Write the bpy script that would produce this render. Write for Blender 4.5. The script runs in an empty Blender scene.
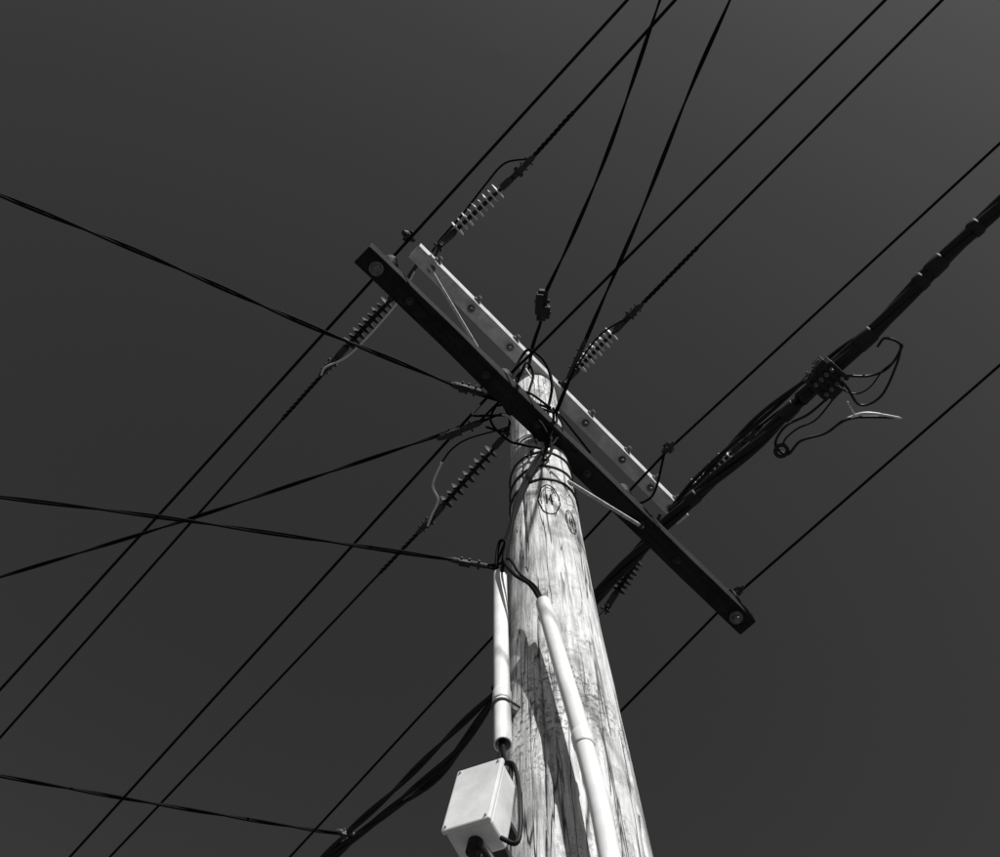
import bpy, bmesh, math, random
from mathutils import Vector, Matrix, noise
random.seed(7)
sc=bpy.context.scene
sc.view_settings.view_transform='Standard'; sc.view_settings.look='None'; sc.view_settings.exposure=0
V=Vector
# ------------------------------------------------------------ materials
def mat(name,col,rough=.6,metal=0,var=.0,scale=20,bump=0,spec=.5):
    m=bpy.data.materials.new(name);m.use_nodes=True
    nt=m.node_tree;N=nt.nodes;L=nt.links;b=N['Principled BSDF']
    b.inputs['Roughness'].default_value=rough;b.inputs['Metallic'].default_value=metal
    b.inputs['Specular IOR Level'].default_value=spec
    tc=N.new('ShaderNodeTexCoord');nz=N.new('ShaderNodeTexNoise');nz.inputs['Scale'].default_value=scale
    nz.inputs['Detail'].default_value=8;nz.inputs['Roughness'].default_value=.65
    L.new(tc.outputs['Object'],nz.inputs['Vector'])
    r=N.new('ShaderNodeValToRGB');lo=max(0,col*(1-var));hi=min(1,col*(1+var))
    r.color_ramp.elements[0].position=.3;r.color_ramp.elements[1].position=.7
    r.color_ramp.elements[0].color=(lo,lo,lo,1);r.color_ramp.elements[1].color=(hi,hi,hi,1)
    L.new(nz.outputs['Fac'],r.inputs['Fac']);L.new(r.outputs['Color'],b.inputs['Base Color'])
    if bump:
        bp=N.new('ShaderNodeBump');bp.inputs['Strength'].default_value=bump;bp.inputs['Distance'].default_value=.004
        L.new(nz.outputs['Fac'],bp.inputs['Height']);L.new(bp.outputs['Normal'],b.inputs['Normal'])
    return m
def wood(name,lo,hi,axis='Z',crack=.02,sc_=1.0,dark=.5,flake=.8):
    m=bpy.data.materials.new(name);m.use_nodes=True
    nt=m.node_tree;N=nt.nodes;L=nt.links;b=N['Principled BSDF'];b.inputs['Roughness'].default_value=.85
    b.inputs['Specular IOR Level'].default_value=.25
    tc=N.new('ShaderNodeTexCoord')
    def mp(s):
        q=N.new('ShaderNodeMapping');q.inputs['Scale'].default_value=s;L.new(tc.outputs['Object'],q.inputs['Vector']);return q
    def nz(q,scale,det=6,ro=.6,dist=0):
        t=N.new('ShaderNodeTexNoise');t.inputs['Scale'].default_value=scale;t.inputs['Detail'].default_value=det
        t.inputs['Roughness'].default_value=ro;t.inputs['Distortion'].default_value=dist
        L.new(q.outputs[0],t.inputs['Vector']);return t
    def ramp(src,p0,c0,p1,c1):
        r=N.new('ShaderNodeValToRGB');e=r.color_ramp.elements
        e[0].position=p0;e[0].color=(c0,c0,c0,1);e[1].position=p1;e[1].color=(c1,c1,c1,1);L.new(src,r.inputs['Fac']);return r
    def mul(a,c,f=1):
        x=N.new('ShaderNodeMixRGB');x.blend_type='MULTIPLY';x.inputs[0].default_value=f;L.new(a,x.inputs[1]);L.new(c,x.inputs[2]);return x
    st={'Z':(1,1,.06),'X':(.06,1,1)}[axis]; st2={'Z':(1,1,.025),'X':(.025,1,1)}[axis]
    grain=nz(mp(st),70*sc_,8,.7)
    g=ramp(grain.outputs['Fac'],.30,lo,.60,hi)
    blotch=nz(mp((1,1,.55)),7,8,.7,.5); bl=ramp(blotch.outputs['Fac'],.36,dark,.52,1)
    speck=nz(mp((1,1,.8)),60,6,.8); sp=ramp(speck.outputs['Fac'],.42,.12,.48,1)
    patch=nz(mp((1,1,.5)),3.2,4,.6,.3); pr=ramp(patch.outputs['Fac'],.48,0.06,.62,1.0)
    ck=nz(mp(st2),26*sc_,3,.5,.3)
    sub=N.new('ShaderNodeMath');sub.operation='SUBTRACT';sub.inputs[1].default_value=.5;L.new(ck.outputs['Fac'],sub.inputs[0])
    ab=N.new('ShaderNodeMath');ab.operation='ABSOLUTE';L.new(sub.outputs[0],ab.inputs[0])
    cm=nz(mp((1,1,.3)),3,2,.5); cmr=ramp(cm.outputs['Fac'],.42,0.0,.56,1.0)
    cr_=ramp(ab.outputs[0],0,.03,crack,1)
    mixc=N.new('ShaderNodeMixRGB');mixc.inputs[1].default_value=(1,1,1,1);L.new(cmr.outputs[0],mixc.inputs[0]);L.new(cr_.outputs[0],mixc.inputs[2])
    spm=N.new('ShaderNodeMixRGB');spm.inputs[1].default_value=(1,1,1,1);L.new(pr.outputs[0],spm.inputs[0]);L.new(sp.outputs[0],spm.inputs[2])
    c=mul(g.outputs[0],bl.outputs[0]);c=mul(c.outputs[0],spm.outputs[0],flake);c=mul(c.outputs[0],mixc.outputs[0])
    L.new(c.outputs[0],b.inputs['Base Color'])
    h=mul(grain.outputs['Fac'],mixc.outputs[0]);h=mul(h.outputs[0],spm.outputs[0],.5)
    bp=N.new('ShaderNodeBump');bp.inputs['Strength'].default_value=.8;bp.inputs['Distance'].default_value=.008
    L.new(h.outputs[0],bp.inputs['Height']);L.new(bp.outputs['Normal'],b.inputs['Normal'])
    return m
M_pole=wood('weathered_pole_wood',.34,.84,dark=.55)
M_dark=wood('creosoted_timber',.008,.020,'X',.012)
M_light=mat('galvanised_channel',.55,.55,0,.30,14,.15)
M_wire=mat('black_conductor',.006,.8,0,.3,80,0,.1)
M_cab=mat('black_cable_sheath',.008,.5,0,.3,60,.2,.3)
M_steel=mat('galvanised_steel',.5,.5,.2,.35,40,.3)
M_msteel=mat('weathered_steel',.14,.55,.3,.5,50,.4)
M_dsteel=mat('rusted_steel',.03,.6,.3,.5,50,.4)
M_mark=mat('charred_carving',.03,.9,0,.5,50)
M_litpoly=mat('sunlit_polymer',.62,.5,0,.15,30)  # strain insulator sheds, sunlit look put into the base colour
M_dpoly=mat('dark_and_shaded_polymer',.014,.6,0,.2,30,0,.3)  # dark plastic parts; also the lower sheds, their shade painted as colour
M_pvc=mat('white_pvc',.84,.4,0,.15,7,.05)
M_box=mat('white_enclosure',.76,.45,0,.18,12,.03)
M_white=mat('bare_conductor',.7,.4,.1,.1,30)
# ------------------------------------------------------------ mesh helpers
def finish(name,bm,m,parent=None,smooth=True,bevel=0):
    me=bpy.data.meshes.new(name);bmesh.ops.recalc_face_normals(bm,faces=bm.faces) if len(bm.faces)<60000 else None
    bm.to_mesh(me);bm.free()
    if smooth:
        for p in me.polygons:p.use_smooth=True
    me.materials.append(m);o=bpy.data.objects.new(name,me);sc.collection.objects.link(o)
    if bevel:
        md=o.modifiers.new('b','BEVEL');md.width=bevel;md.segments=2;md.limit_method='ANGLE'
    if parent:o.parent=parent
    return o
def empty(name,loc=(0,0,0)):
    o=bpy.data.objects.new(name,None);o.empty_display_size=.2;sc.collection.objects.link(o);return o
def cr(pts,sub=8):
    pts=[V(p) for p in pts]
    if len(pts)<3:return pts
    P=[pts[0]*2-pts[1]]+pts+[pts[-1]*2-pts[-2]];out=[]
    for i in range(1,len(P)-2):
        a,b,c,d=P[i-1:i+3]
        n=max(2,min(60,int(sub)))
        for k in range(n):
            t=k/n
            out.append(.5*((2*b)+(c-a)*t+(2*a-5*b+4*c-d)*t*t+(3*b-a-3*c+d)*t**3))
    out.append(pts[-1]);return out
def frames(P):
    T=[]
    for i in range(len(P)):
        a=P[max(0,i-1)];b=P[min(len(P)-1,i+1)];T.append((b-a).normalized())
    up=V((0,0,1)) if abs(T[0].z)<.9 else V((1,0,0))
    n=(up-T[0]*up.dot(T[0])).normalized();R=[]
    for t in T:
        n=(n-t*n.dot(t)).normalized();R.append((t,n,t.cross(n)))
    return R
def sweep(bm,P,r,n=8,cap=True):
    P=[V(p) for p in P];R=frames(P);rings=[]
    for i,p in enumerate(P):
        rr=r[i] if isinstance(r,(list,tuple)) else r
        _,a,b=R[i]
        rings.append([bm.verts.new(p+(a*math.cos(2*math.pi*k/n)+b*math.sin(2*math.pi*k/n))*rr) for k in range(n)])
    for i in range(len(rings)-1):
        for k in range(n):
            bm.faces.new((rings[i][k],rings[i][(k+1)%n],rings[i+1][(k+1)%n],rings[i+1][k]))
    if cap:
        bm.faces.new(rings[0][::-1]);bm.faces.new(rings[-1])
def resample(P,step):
    out=[P[0].copy()];acc=0
    for a,b in zip(P,P[1:]):
        L=(b-a).length
        if L<1e-6:continue
        d=step-acc
        while d<=L:
            out.append(a.lerp(b,d/L));d+=step
        acc=L-(d-step)
    out.append(P[-1].copy());return out
def twisted(bm,P,cnt,off,r,pitch,step=.03,n=6,ph=0):
    P=resample([V(p) for p in P],step);R=frames(P)
    for c in range(cnt):
        Q=[]
        for i,p in enumerate(P):
            a=2*math.pi*(c/cnt+i*step/pitch+.12*noise.noise(p*.9))+ph
            Q.append(p+(R[i][1]*math.cos(a)+R[i][2]*math.sin(a))*off)
        sweep(bm,Q,r,n)
def obox(bm,c,dx,dy,dz,sx,sy,sz):
    c=V(c);vs=[]
    for i in (-1,1):
        for j in (-1,1):
            for k in (-1,1):
                vs.append(bm.verts.new(c+dx*(i*sx/2)+dy*(j*sy/2)+dz*(k*sz/2)))
    for f in ((0,1,3,2),(4,6,7,5),(0,4,5,1),(2,3,7,6),(0,2,6,4),(1,5,7,3)):
        bm.faces.new([vs[i] for i in f])
Z=V((0,0,1))
def ext(P,a,b):
    P=[V(p) for p in P]
    if a:
        d=P[0]-P[1];d.z=0 if abs(d.z)<.2*d.length else d.z;P=[P[0]+d.normalized()*a]+P
    if b:
        d=P[-1]-P[-2];d.z=0 if abs(d.z)<.2*d.length else d.z;P=P+[P[-1]+d.normalized()*b]
    return P
def atz(z,pts): return [V((x/1000,y/1000,z/1000)) for x,y in pts]
def mm(pts): return [V((x/1000,y/1000,z/1000)) for x,y,z in pts]
def hexbolt(bm,c,ax,r,h):
    c=V(c);sweep(bm,[c,c+ax*h*.35],r*1.8,16);sweep(bm,[c+ax*h*.35,c+ax*h],r,6)
# ------------------------------------------------------------ utility pole
pole=empty('utility_pole')
def lerpt(T,z):
    for (a,ra),(b,rb) in zip(T,T[1:]):
        if z<=b:return ra+(rb-ra)*(z-a)/(b-a)
    return T[-1][1]
prof=[(-.3,.212),(0,.21),(2.5,.196),(3.4,.186),(3.86,.176),(4.4,.160),(4.9,.145),(5.8,.131),(7,.122),(7.62,.119)]
lean=[(-.3,.150),(2.0,.154),(3.86,.161),(4.9,.166),(6.0,.172),(7.62,.172)]
def prad(z): return lerpt(prof,z)
PX,PYc=.172,1.713
def surf(a,z):
    q=V((math.cos(a),math.sin(a),z*.22))
    return prad(z)*(1+.020*noise.noise(q*1.3)+.012*noise.noise(V((math.cos(a)*6,math.sin(a)*6,z*.6)))+.008*noise.noise(V((math.cos(a)*3,math.sin(a)*3,z*5)))+.016*noise.noise(V((math.cos(a)*2,math.sin(a)*2,z*1.4))))
bm=bmesh.new();rings=[];n=192
for i in range(int(7.92/.03)+1):
    z=-.3+i*.03;ring=[];cx=lerpt(lean,z)
    for k in range(n):
        a=2*math.pi*k/n;r=surf(a,z)
        # drying checks: narrow vertical grooves
        for (ca,z0,z1_,wd,dp) in ((-1.05,2.5,4.25,.035,.026),(-1.95,3.2,4.9,.03,.018),(-.75,4.6,6.0,.03,.018),(-2.25,5.2,6.4,.03,.018),(-.6,2.6,4.9,.03,.022),(-1.35,4.9,6.2,.025,.014)):
            if z0<z<z1_:
                dd=abs(((a-(ca+.03*math.sin(z*5)))+math.pi)%(2*math.pi)-math.pi)
                r-=dp*max(0,1-dd/wd)*math.sin(math.pi*(z-z0)/(z1_-z0))**.5
        ring.append(bm.verts.new((cx+r*math.cos(a),PYc+r*math.sin(a),z)))
    rings.append(ring)
for i in range(len(rings)-1):
    for k in range(n):
        bm.faces.new((rings[i][k],rings[i][(k+1)%n],rings[i+1][(k+1)%n],rings[i+1][k]))
bm.faces.new(rings[-1]);bm.faces.new(rings[0][::-1])
finish('pole_shaft',bm,M_pole,pole)
# crossarms (length along local X so the grain follows it)
A0=V((-.561,.786,6.5));A1=V((1.110,2.468,6.5));B0=V((-.431,.963,7.67));B1=V((.988,2.415,7.67))
dA=(A1-A0).normalized();nA=V((dA.y,-dA.x,0));dB=(B1-B0).normalized();nB=V((dB.y,-dB.x,0))
def place(o,a,b):
    o.location=(a+b)/2;o.rotation_euler=(0,0,math.atan2((b-a).y,(b-a).x))
X1=V((1,0,0));Y1=V((0,1,0))
L_=(A1-A0).length;bm=bmesh.new();obox(bm,(0,0,0),X1,Y1,Z,L_,.095,.10)
bmesh.ops.subdivide_edges(bm,edges=[e for e in bm.edges if abs((e.verts[0].co-e.verts[1].co).x)>L_*.5],cuts=40)
for v in bm.verts:
    v.co.y+=.004*noise.noise(V((v.co.x*3,v.co.z*8,1)));v.co.z+=.004*noise.noise(V((v.co.x*3,v.co.y*8,5)))
place(finish('timber_crossarm',bm,M_dark,pole,False,.006),A0,A1)
# rear arm: galvanised channel, web towards +n, flanges above and below
L_=(B1-B0).length;bm=bmesh.new()
obox(bm,(0,0,.0),X1,Y1,Z,L_,.008,.084)          # web
obox(bm,(0,.036,-.046),X1,Y1,Z,L_,.080,.008)    # lower flange
obox(bm,(0,.036,.046),X1,Y1,Z,L_,.080,.008)
for q in(-.42,-.15,.2,.45): obox(bm,(q*L_,.038,0),X1,Y1,Z,.008,.064,.083)
o=finish('channel_crossarm',bm,M_light,pole,False,.0015);place(o,B0+nB*.035,B1+nB*.035)
bm=bmesh.new()
for t in (.035,.965): hexbolt(bm,A0.lerp(A1,t)-Z*.05,-Z,.017,.03)
for t in (.06,.2,.34,.62,.76,.87,.95):
    hexbolt(bm,B0.lerp(B1,t)-Z*.05,-Z,.011,.035)
    hexbolt(bm,B0.lerp(B1,t)+nB*.039+Z*.005,nB,.012,.03)
finish('arm_bolts',bm,M_msteel,pole,False)
bm=bmesh.new()
for t in (.115,.30,.43,.56,.70,.80): hexbolt(bm,A0.lerp(A1,t)-Z*.05,-Z,.010,.03)
finish('timber_arm_bolts',bm,M_dsteel,pole,False)
bm=bmesh.new()
def strip(a,b,w,t,side):
    a=V(a);b=V(b);d=(b-a).normalized();s=side-d*side.dot(d);s.normalize();obox(bm,(a+b)/2,d,s,d.cross(s),(b-a).length,w,t)
strip((.268,1.62,6.05),(.62,1.975,6.445),.014,.010,nA)
strip((-.36,1.03,7.6),(.08,1.63,7.0),.014,.010,nB)
finish('arm_braces',bm,M_steel,pole,False)
bm=bmesh.new()
for z in (6.13,6.30,5.98):
    P=[]
    for k in range(49):
        a=2*math.pi*k/48;zz=z+.02*math.cos(a+z*3);r=surf(a,zz)+.003;P.append(V((lerpt(lean,zz)+r*math.cos(a),PYc+r*math.sin(a),zz)))
    sweep(bm,P,.006,6,False)
finish('pole_straps',bm,M_dsteel,pole)
# carved number ovals
def mark(name,phi,z,rx,rz,w_=.0030):
    bm=bmesh.new()
    def onp(u,w):
        a=phi+u/prad(z);r=surf(a,z+w)+.0006
        return V((lerpt(lean,z+w)+r*math.cos(a),PYc+r*math.sin(a),z+w))
    for j in range(0,24,3):
        sweep(bm,[onp(rx*math.cos(t*.2618)*(1+.08*math.sin(t*1.7)),rz*math.sin(t*.2618)) for t in (j,j+1,j+2,j+2.7)],w_,5)
    sweep(bm,[onp(rx*.78*math.cos(t*.2618+.4),rz*.8*math.sin(t*.2618+.4)) for t in range(13)],w_*.6,5,False)
    sweep(bm,[onp(-rx*.25,-rz*.3),onp(-rx*.2,rz*.3)],w_,5)
    sweep(bm,[onp(rx*.25,-rz*.35),onp(rx*.2,rz*.35),onp(-rx*.02,-rz*.05),onp(rx*.4,-rz*.1)],w_,5)
    finish(name,bm,M_mark,pole)
mark('carved_mark',math.atan2(1.59-PYc,.182-PX),5.75,.038,.155)
mark('carved_mark_small',math.atan2(1.60-PYc,.262-PX),5.59,.022,.11,.0022)
# pin insulators on the timber arm
bm=bmesh.new()
for x,y in ((-.471,.866),(.013,1.365),(.547,1.902),(1.064,2.425)):
    sweep(bm,[V((x,y,6.54)),V((x,y,6.60)),V((x,y,6.605)),V((x,y,6.64)),V((x,y,6.65)),V((x,y,6.69)),V((x,y,6.70)),V((x,y,6.735))],[.012,.012,.045,.04,.035,.04,.026,.022],16)
finish('pin_insulators',bm,M_dpoly,pole)
# ------------------------------------------------------------ strain insulators
def strain(a,b,n=10,m=M_litpoly,R=.045):  # sheds are one polymer
    a=V(a);b=V(b);d=(b-a).normalized();L=(b-a).length
    e=empty('strain_insulator')
    bm=bmesh.new()
    s0=.10;s1=L-.10
    for i in range(n):
        t=s0+(s1-s0)*(i+.5)/n;c=a+d*t;rr=R*(1 if i%2==0 else .86)
        sweep(bm,[c-d*.005,c-d*.001,c+d*.002,c+d*.005],[.012,rr,rr,.012],20)
    finish('sheds',bm,m,e)
    bm=bmesh.new();sweep(bm,[a+d*.05,b-d*.05],.012,10);finish('core_rod',bm,M_dpoly,e)
    bm=bmesh.new()
    for p,s in((a,1),(b,-1)):
        sweep(bm,[p+d*s*.02,p+d*s*.03,p+d*s*.09,p+d*s*.10],[.014,.019,.019,.013],10)
        side=Z.cross(d).normalized()
        for q in(-1,1): obox(bm,p-d*s*.005+side*.012*q,d,side,Z,.07,.006,.028)
        sweep(bm,[p-side*.028-d*s*.02,p+side*.028-d*s*.02],.008,8)
    finish('end_fittings',bm,M_dsteel,e,False)
    return d
def clamp(bm,a,b,w=.035):
    a=V(a);b=V(b);d=(b-a).normalized();s=Z.cross(d).normalized();L=(b-a).length
    sweep(bm,[a-d*.02,a,b,b+d*.02],[w*.25,w*.45,w*.42,w*.25],10)
    obox(bm,a.lerp(b,.35)-Z*w*.4,d,s,Z,L*.35,w*.9,w*.7)
    for t in(.25,.5,.8):
        sweep(bm,[a.lerp(b,t)-s*w*.75,a.lerp(b,t)+s*w*.75],.0045,6)
z1=7.67
strain((-.300,.935,z1),(.075,.590,z1),9)
strain((-.50,1.15,z1),(-.860,1.535,z1),9,M_dpoly)  # lower side: shaded tone painted on the sheds
strain((.341,1.655,z1),(.655,1.314,z1),9)
strain((.030,1.945,z1),(-.369,2.421,z1),9,M_dpoly)  # sheds in the painted shaded tone
strain((.975,2.30,7.63),(1.288,1.953,7.6),8)
strain((.800,2.56,7.63),(.590,2.916,7.6),7,M_dpoly)  # sheds in the painted shaded tone
bm=bmesh.new()
for a,b in (((-.41,1.02,z1),(-.50,1.15,z1)),((-.33,.99,z1),(-.30,.935,z1)),((.10,1.83,z1),(.03,1.945,z1)),((.32,1.70,z1),(.341,1.655,z1)),((.93,2.36,z1),(.975,2.30,7.63)),((.87,2.40,z1),(.80,2.56,7.63)),
            ((.10,1.80,7.55),(.10,1.83,7.67))):
    sweep(bm,[V(a),V(b)],.010,8)
for a,b in (((.075,.590,z1),(.16,.505,z1)),((-.860,1.535,z1),(-.93,1.61,z1)),((.655,1.314,z1),(.72,1.25,z1)),((-.369,2.421,z1),(-.44,2.50,z1)),((1.288,1.953,7.6),(1.36,1.88,7.6))):
    clamp(bm,a,b,.036)
finish('strain_hardware',bm,M_dsteel,pole,False)
# ------------------------------------------------------------ wires
def wire(name,pts,r=.0068,m=M_wire,a=14,b=14):
    bm=bmesh.new();P=ext(pts,a,b)
    sweep(bm,P,r,8);return finish(name,bm,m)
wire('power_line',atz(6720,[(-2401,2929),(-471,856),(511,-194)]))
wire('power_line',atz(6720,[(-2167,3877),(-89,1503),(13,1392),(153,1252),(1548,-194)]))
wire('power_line',atz(6720,[(-1058,3877),(-24,2636),(547,1959),(756,1714),(2081,367)]),.0064)
wire('power_line',atz(6720,[(571,3060),(1064,2470),(2200,1319)]))
wire('power_line',atz(z1*1000,[(-2886,3784),(-909,1591)]),b=0,a=14,r=.0075)
wire('power_line',atz(z1*1000,[(100,565),(180,485),(834,-230)]),a=0,r=.0085)
wire('power_line',atz(z1*1000,[(-2330,4596),(-400,2455)]),b=0,r=.0075)
wire('power_line',atz(z1*1000,[(680,1290),(760,1205),(2107,-230)]),a=0,r=.008)
wire('power_line',mm([(1320,1915,7600),(1700,1500,7450),(2000,1000,7210)]),a=0,b=0)
wire('power_line',mm([(590,2916,7600),(250,3100,7300),(-26,3250,7210)]),a=0,b=0)
bm=bmesh.new()   # helical grips over the dead-ended conductors
for a,b in (((.16,.505,z1),(.36,.286,z1)),((.74,1.23,z1),(1.00,.95,z1)),((-.93,1.615,z1),(-1.15,1.858,z1)),((-.44,2.50,z1),(-.66,2.744,z1))):
    twisted(bm,[V(a),V(b)],3,.008,.004,.09,.01,5)
finish('helical_grips',bm,M_wire,pole)
def jump(name,pts,r=.006,m=M_wire):
    bm=bmesh.new();sweep(bm,cr(pts,8),r,8);return finish(name,bm,m)
J='jumper_wire'
jump(J,atz(7700,[(190,470),(149,510),(25,534),(-75,642),(-192,791),(-305,917),(-346,978)]),.0055)
jump(J,atz(7600,[(-925,1600),(-898,1557),(-798,1509),(-708,1430),(-586,1299),(-496,1186),(-430,1060)]),.005,M_white)
jump(J,atz(7600,[(-390,2440),(-365,2376),(-331,2290),(-357,2205),(-307,2075)]),.006,M_white)
jump(J,atz(7600,[(-307,2075),(-250,2000),(-158,1942),(26,1887),(80,1850)]),.005)
jump(J,atz(7600,[(660,1290),(647,1299),(512,1388),(402,1546),(322,1707)]),.005)
jump(J,mm([(0,1454,6600),(54,1386,6800),(100,1324,6900),(136,1296,6900),(201,1326,6800),(229,1405,6700),(209,1490,6600),(197,1540,6400)]),.007)
jump(J,mm([(20,1440,6600),(80,1400,6760),(120,1350,6880),(150,1400,6850),(130,1470,6700),(230,1500,6600),(197,1560,6350)]),.006)
jump(J,mm([(137,1469,7200),(110,1400,6950),(60,1420,6750),(120,1500,6600),(215,1530,6450)]),.006)
for P in ([( -20,1460,6560),(60,1470,6600),(130,1540,6480),(150,1560,6350),(110,1570,6200)],
          [(0,1480,6500),(90,1500,6560),(170,1490,6420),(210,1560,6250),(140,1565,6050)],
          [(244,1499,6600),(240,1520,6500),(190,1560,6350),(170,1570,6150)],
          [(400,1700,6640),(330,1600,6600),(260,1520,6620),(200,1480,6560),(60,1440,6620)],
          [(590,1940,6640),(640,1900,6560),(690,1860,6600),(740,1730,6720)],
          [(-90,1503,6720),(-120,1500,6560),(-60,1480,6480),(20,1483,6500)],
          [(-86,1399,6560),(-20,1430,6620),(40,1500,6520),(20,1540,6450),(-60,1530,6480)],
          [(0,1440,6600),(-40,1500,6480),(30,1560,6400),(90,1560,6330),(170,1560,6280)],
          [(-86,1399,6560),(-60,1350,6620),(20,1380,6700),(90,1440,6640),(150,1500,6560)],
          [(230,1480,6600),(270,1540,6520),(230,1570,6400),(200,1560,6300)],
          [(-95,1520,6500),(10,1450,6620),(110,1430,6680),(220,1480,6600)]):
    jump(J,mm(P),.0055)
jump(J,mm([(-95,1534,6550),(-40,1500,6500),(30,1480,6490),(70,1540,6440)]),.004,M_white)
jump(J,mm([(120,1400,6960),(160,1440,6800),(140,1500,6700),(180,1540,6600)]),.004,M_white)
jump(J,mm([(60,1400,6760),(90,1440,6700),(60,1480,6600),(100,1520,6560)]),.004,M_white)
# overhead service drops
def service(name,pts,cnt=2,off=.0045,r=.0045,pitch=.8,a=14,b=0,step=.03):
    bm=bmesh.new();P=cr(pts,14)
    if a:P=[P[0]+(P[0]-P[1]).normalized()*a]+P
    twisted(bm,P,cnt,off,r,pitch,step);return finish(name,bm,M_wire)
S='service_cable'
service(S,mm([(-2058,567,6600),(-1469,818,6602),(-840,1087,6545),(-425,1263,6540),(-192,1363,6546),(22,1454,6600)]),off=.006,r=.0056)
service(S,mm([(-2227,2237,6500),(-1390,1953,6450),(-863,1775,6467),(-257,1570,6492),(0,1483,6500)]),r=.0046)
service(S,mm([(-1668,1421,5350),(-1182,1496,5372),(-679,1575,5372),(-153,1657,5365),(-17,1678,5350)]),r=.0040,off=.0045)
service(S,mm([(-2403,3326,6600),(-1774,3638,6832),(-1075,3985,7106),(-860,4091,7200)]),r=.006,off=.005)
service(S,mm([(716,-216,7300),(519,395,7300),(355,810,7300),(207,1136,7300)]),r=.0056,off=.005)
service(S,mm([(207,1136,7300),(199,1244,7300),(161,1368,7300),(137,1469,7200)]),a=0,r=.005)
service(S,mm([(903,-190,6600),(762,151,6600),(579,649,6600),(383,1135,6600),(244,1499,6600)]),r=.005)
bm=bmesh.new()
clamp(bm,(-.192,1.364,6.546),(-.086,1.399,6.56),.034);clamp(bm,(-.251,1.579,6.49),(-.095,1.520,6.50),.034)
clamp(bm,(-.159,1.656,5.365),(-.051,1.672,5.352),.022);clamp(bm,(.36,1.19,6.6),(.30,1.33,6.6),.022)
clamp(bm,(-.88,4.08,7.2),(-.80,4.11,7.21),.04)
clamp(bm,(-.40,.745,6.72),(-.38,.765,6.74),.036);clamp(bm,(.745,1.715,6.72),(.77,1.69,6.72),.036)
clamp(bm,(1.10,2.42,6.72),(1.125,2.395,6.72),.03)
finish('wedge_clamps',bm,M_dsteel,pole,False)
# inline connector
bm=bmesh.new();d=(V((.207,1.136,7.3))-V((.199,1.244,7.3))).normalized();s=Z.cross(d)
obox(bm,(.203,1.17,7.3),d,s,Z,.15,.045,.05);obox(bm,(.188,1.16,7.29),d,s,Z,.10,.035,.07);obox(bm,(.217,1.20,7.28),d,s,Z,.06,.045,.05)
sweep(bm,[V((.165,1.15,7.29)),V((.24,1.15,7.29))],.010,6);sweep(bm,[V((.17,1.20,7.28)),V((.245,1.205,7.28))],.009,6)
finish('cable_splice_connector',bm,M_dpoly,None,False,.004)
# ------------------------------------------------------------ heavy bundled cable
abc=empty('aerial_bundled_cable')
T=atz(7200,[(2311,681),(2063,945),(1810,1247),(1657,1408),(1457,1618),(1276,1823),(995,2095),(828,2271),(683,2435),(461,2702),(-26,3216)])
bm=bmesh.new()
P=cr(T[:5],12);P=[P[0]+(P[0]-P[1]).normalized()*14]+P
twisted(bm,P,4,.019,.020,1.8,.05,10)
twisted(bm,cr(T[4:],12),3,.018,.017,1.2,.04,10)
for P in ([(-26,3216),(-320,3534),(-568,3812),(-849,4098),(-994,4273)],
          [(-26,3216),(-60,3300),(-268,3608),(-542,3875),(-910,4240)],
          [(-26,3216),(-90,3360),(-323,3719),(-626,3970),(-908,4194)]):
    P=cr(atz(7200,P),14);P=P+[P[-1]+V((-.68,.73,0))*8]
    twisted(bm,P,2,.009,.011,.8,.05,8)
finish('cable_cores',bm,M_cab,abc)
bm=bmesh.new()
C=resample(cr(T,10),.01)
for s_,l_ in ((.12,4),(.34,8),(.46,4),(.80,9),(1.30,8),(1.95,5)):
    i=int(s_/.01)
    if i+l_+1<len(C):
        R=.044 if s_<1.1 else .038
        sweep(bm,[C[i],C[i+1],C[i+l_],C[i+l_+1]],[R*.9,R,R*.98,R*.9],14)
finish('cable_wraps',bm,M_dpoly,abc)
bm=bmesh.new()
twisted(bm,cr(mm([(1810,1247,7230),(1657,1400,7290),(1440,1600,7300),(1240,1790,7300),(1000,2080,7330),(860,2240,7300)]),12),2,.012,.011,.9,.04,6)
finish('upper_core',bm,M_cab,abc)
# connector block on the bundle
conn=empty('cable_junction_connector')
d=V((.66,-.75,0)).normalized();s=Z.cross(d);c=V((1.556,1.495,7.13));bm=bmesh.new()
for i in range(5):
    obox(bm,c+d*(i-2)*.034,d,s,Z,.022,.13+.02*(i%2),.085)
obox(bm,c,d,s,Z,.16,.09,.07);obox(bm,c+s*.06-d*.02,d,s,Z,.07,.05,.09);obox(bm,c-s*.07+d*.03,d,s,Z,.06,.05,.08)
finish('connector_body',bm,M_dpoly,conn,False,.005)
bm=bmesh.new()
for i in range(4):
    for q in(-1,1): hexbolt(bm,c+d*(i-1.5)*.034+s*q*.035-Z*.042,-Z,.006,.03)
for q in(-1,0,1): sweep(bm,[c+d*q*.04-s*.10,c+d*q*.04+s*.10],.007,8)
finish('connector_bolts',bm,M_msteel,conn,False)
def tail(z,P,r): 
    bm=bmesh.new();sweep(bm,cr([V((x/1000,y/1000,z/1000+random.uniform(-.02,.02))) for x,y in P],8),r,8);finish('tail_cable',bm,M_cab,conn)
tail(7150,[(1580,1500),(1626,1480),(1770,1485),(1851,1435),(1903,1337),(1824,1298),(1785,1337)],.0065)
tail(7100,[(1600,1490),(1639,1515),(1719,1614),(1810,1565),(1867,1417),(1889,1311)],.0065)
tail(7120,[(1600,1530),(1690,1560),(1760,1530),(1820,1450),(1880,1400),(1905,1325)],.004)
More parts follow.
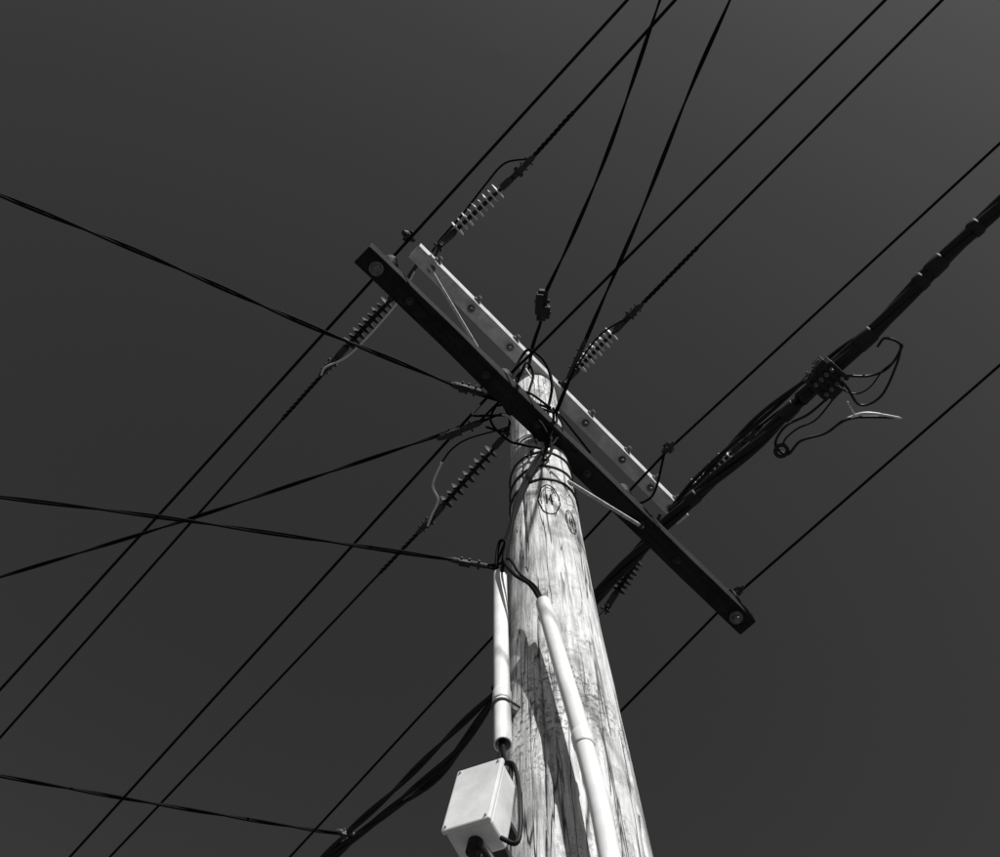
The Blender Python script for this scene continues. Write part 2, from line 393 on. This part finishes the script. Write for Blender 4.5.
tail(7100,[(1598,1540),(1484,1664),(1368,1714),(1332,1816),(1388,1861),(1446,1790),(1563,1750),(1677,1679),(1907,1679)],.007)
tail(7110,[(1598,1570),(1520,1690),(1430,1740),(1370,1800),(1400,1850)],.005)
bm=bmesh.new();sweep(bm,cr(mm([(1665,1682,7095),(1740,1655,7095),(1830,1662,7095),(1925,1680,7095)]),8),[.009]*8+[.008]*8+[.006]*8+[.002],6);sweep(bm,cr(mm([(1660,1600,7110),(1690,1650,7100),(1720,1685,7100)]),8),.004,6)
finish('bare_tail',bm,M_white,conn)
bm=bmesh.new();P=[V((1.36+.03*math.cos(t*.524),1.845+.03*math.sin(t*.524),7.1)) for t in range(13)];sweep(bm,P,.010,8,False)
finish('tail_ring',bm,M_cab,conn)
# ------------------------------------------------------------ cables down the pole
for k in range(4):
    o=lambda:random.uniform(-.014,.014)
    P=[V((x/1000+o(),y/1000-abs(o()),z/1000)) for x,y,z in [(200,1540,6450),(200,1560,6356),(139,1570,6103),(73,1570,5714),(27,1590,5381),(0,1645,5159)]]
    bm=bmesh.new();sweep(bm,cr(P,8),.0065,8);finish('riser_cable',bm,M_wire,pole)
for P,r in (([(0,1645,5190),(-12,1625,5290),(0,1590,5370),(22,1570,5310),(14,1575,5180),(46,1540,4990),(90,1510,4850),(121,1486,4665)],.006),
          ([(-17,1678,5350),(10,1620,5390),(28,1580,5400),(20,1580,5300),(4,1640,5200)],.0045),
          ([(-40,1668,5350),(0,1640,5300),(30,1570,5180),(60,1545,5010),(106,1508,4830),(124,1486,4665)],.0045),
          ([(-17,1678,5350),(-10,1640,5260),(-2,1643,5190)],.007)):
    bm=bmesh.new();sweep(bm,cr(mm(P),8),r,8);finish('riser_cable',bm,M_wire,pole)
# conduits
def conduit(pts,r,joints,clips,stand=.0):
    e=empty('electrical_conduit');P=cr(pts,14);bm=bmesh.new()
    sweep(bm,P,r,24,False)
    R=frames(P)
    inner=bmesh.new();sweep(inner,P,r*.86,24,False);finish('bore',inner,M_pvc,e)
    for idx in(0,-1):
        _,a,b=R[idx];o_=[];i_=[]
        for k in range(24):
            v=a*math.cos(k*math.pi/12)+b*math.sin(k*math.pi/12)
            o_.append(bm.verts.new(P[idx]+v*r));i_.append(bm.verts.new(P[idx]+v*r*.86))
        for k in range(24):bm.faces.new((o_[k],o_[(k+1)%24],i_[(k+1)%24],i_[k]))
    finish('pipe',bm,M_pvc,e)
    bm=bmesh.new()
    C=resample(P,.01)
    for zz in joints:
        i=min(range(1,len(C)-5),key=lambda j:abs(C[j].z-zz));sweep(bm,[C[i-1],C[i],C[i+4],C[i+5]],[r*1.02,r*1.13,r*1.13,r*1.02],24)
    finish('couplings',bm,M_pvc,e)
    bm=bmesh.new()
    for zz in clips:
        c=min(C,key=lambda q:abs(q.z-zz));ax=V((lerpt(lean,zz)-c.x,PYc-c.y,0)).normalized();sd=Z.cross(ax)
        pts=[c+sd*(r+.004)+ax*(r+stand+.01)]+[c+sd*(r+.003)*math.cos(t)-ax*(r+.003)*math.sin(t) for t in [i*math.pi/10 for i in range(11)]]+[c-sd*(r+.004)+ax*(r+stand+.01)]
        sweep(bm,pts,.0035,6)
        if stand:
            obox(bm,c+ax*(r+stand*.5+.004),ax,sd,Z,stand+.012,.03,.03)
    finish('saddle_clips',bm,M_msteel,e)
conduit(mm([(0,1643,5216),(3,1615,4654),(7,1588,4116)]),.0222,(4.38,),(4.31,),.012)
conduit(mm([(122,1485,4678),(153,1470,4296),(183,1455,3926),(206,1440,3472),(214,1430,2500),(214,1415,300)]),.0215,(3.94,2.2),(3.2,),.07)
# ------------------------------------------------------------ junction box
jb=empty('junction_box')
bx=bmesh.new();X=V((.90,-.43,0)).normalized();Y=Z.cross(X);c=V((-.034,1.46,3.670))
X=(X-Z*.16).normalized();ZZ=X.cross(Y).normalized()
obox(bx,c,X,Y,ZZ,.100,.072,.180);finish('enclosure',bx,M_box,jb,False,.006)
bx=bmesh.new();obox(bx,c-Y*.042,X,Y,ZZ,.107,.012,.189);finish('lid',bx,M_box,jb,False,.004)
bx=bmesh.new()
for i in(-1,1):
    for k in(-1,1):hexbolt(bx,c-Y*.048+X*.044*i+ZZ*.084*k,-Y,.0018,.004)
finish('lid_screws',bx,M_steel,jb,False)
bx=bmesh.new();obox(bx,c+Y*.075+Z*.05,X,Y,Z,.05,.085,.02);obox(bx,c+Y*.075-Z*.06,X,Y,Z,.05,.085,.02);finish('bracket',bx,M_dsteel,jb,False)
bx=bmesh.new();sweep(bx,cr(mm([(7,1590,4250),(7,1586,4110),(14,1540,3970),(24,1490,3880),(20,1465,3770)]),8),.006,8)
sweep(bx,cr(mm([(6,1592,4250),(2,1588,4090),(0,1530,3950),(30,1470,3850),(40,1440,3670),(34,1450,3560),(0,1455,3580)]),8),.005,8)
sweep(bx,cr([c-ZZ*.090,c-Z*.16+X*.02,c-Z*.3+X*.06+Y*.08,c-Z*.8+X*.05+Y*.07],8),.009,8)
sweep(bx,[c-ZZ*.090,c-ZZ*.12],.016,12);finish('box_cables',bx,M_cab,jb)
# ------------------------------------------------------------ ground
bm=bmesh.new();bmesh.ops.create_circle(bm,cap_ends=True,segments=96,radius=900);
finish('ground',bm,mat('dry_grass_ground',.10,.9,0,.35,.8,.3),None,False)
# ------------------------------------------------------------ light
el=math.radians(38);az=math.radians(155)   # azimuth clockwise from +Y
sd=V((math.sin(az)*math.cos(el),math.cos(az)*math.cos(el),math.sin(el)))
sun=bpy.data.lights.new('sun','SUN');sun.energy=5;sun.angle=math.radians(.5);sun.color=(1,.995,.985)
so=bpy.data.objects.new('sun',sun);sc.collection.objects.link(so);so.rotation_euler=sd.to_track_quat('Z','Y').to_euler();so.location=(5,-8,12)
w=bpy.data.worlds.new('World');sc.world=w;w.use_nodes=True;N=w.node_tree.nodes;L=w.node_tree.links
bg=N['Background'];sky=N.new('ShaderNodeTexSky');sky.sky_type='NISHITA';sky.sun_disc=False
sky.sun_elevation=el;sky.sun_rotation=az;sky.dust_density=.6;sky.altitude=0
sp=N.new('ShaderNodeSeparateColor');cb=N.new('ShaderNodeCombineColor')
L.new(sky.outputs[0],sp.inputs[0])
pw=N.new('ShaderNodeMath');pw.operation='POWER';pw.inputs[1].default_value=2.0;L.new(sp.outputs[0],pw.inputs[0])
mn=N.new('ShaderNodeMath');mn.operation='MINIMUM';mn.inputs[1].default_value=1.6;L.new(pw.outputs[0],mn.inputs[0])
for i in range(3):L.new(mn.outputs[0],cb.inputs[i])   # black-and-white rendition through a red filter
L.new(cb.outputs[0],bg.inputs['Color']);bg.inputs['Strength'].default_value=.069
# ------------------------------------------------------------ camera
cam=bpy.data.cameras.new('camera');co=bpy.data.objects.new('camera',cam);sc.collection.objects.link(co)
cam.lens=43.2;cam.sensor_width=36;cam.clip_end=3000;cam.clip_start=.05
co.location=(0,0,1.6);co.rotation_euler=(math.radians(162.52),0,0);sc.camera=co
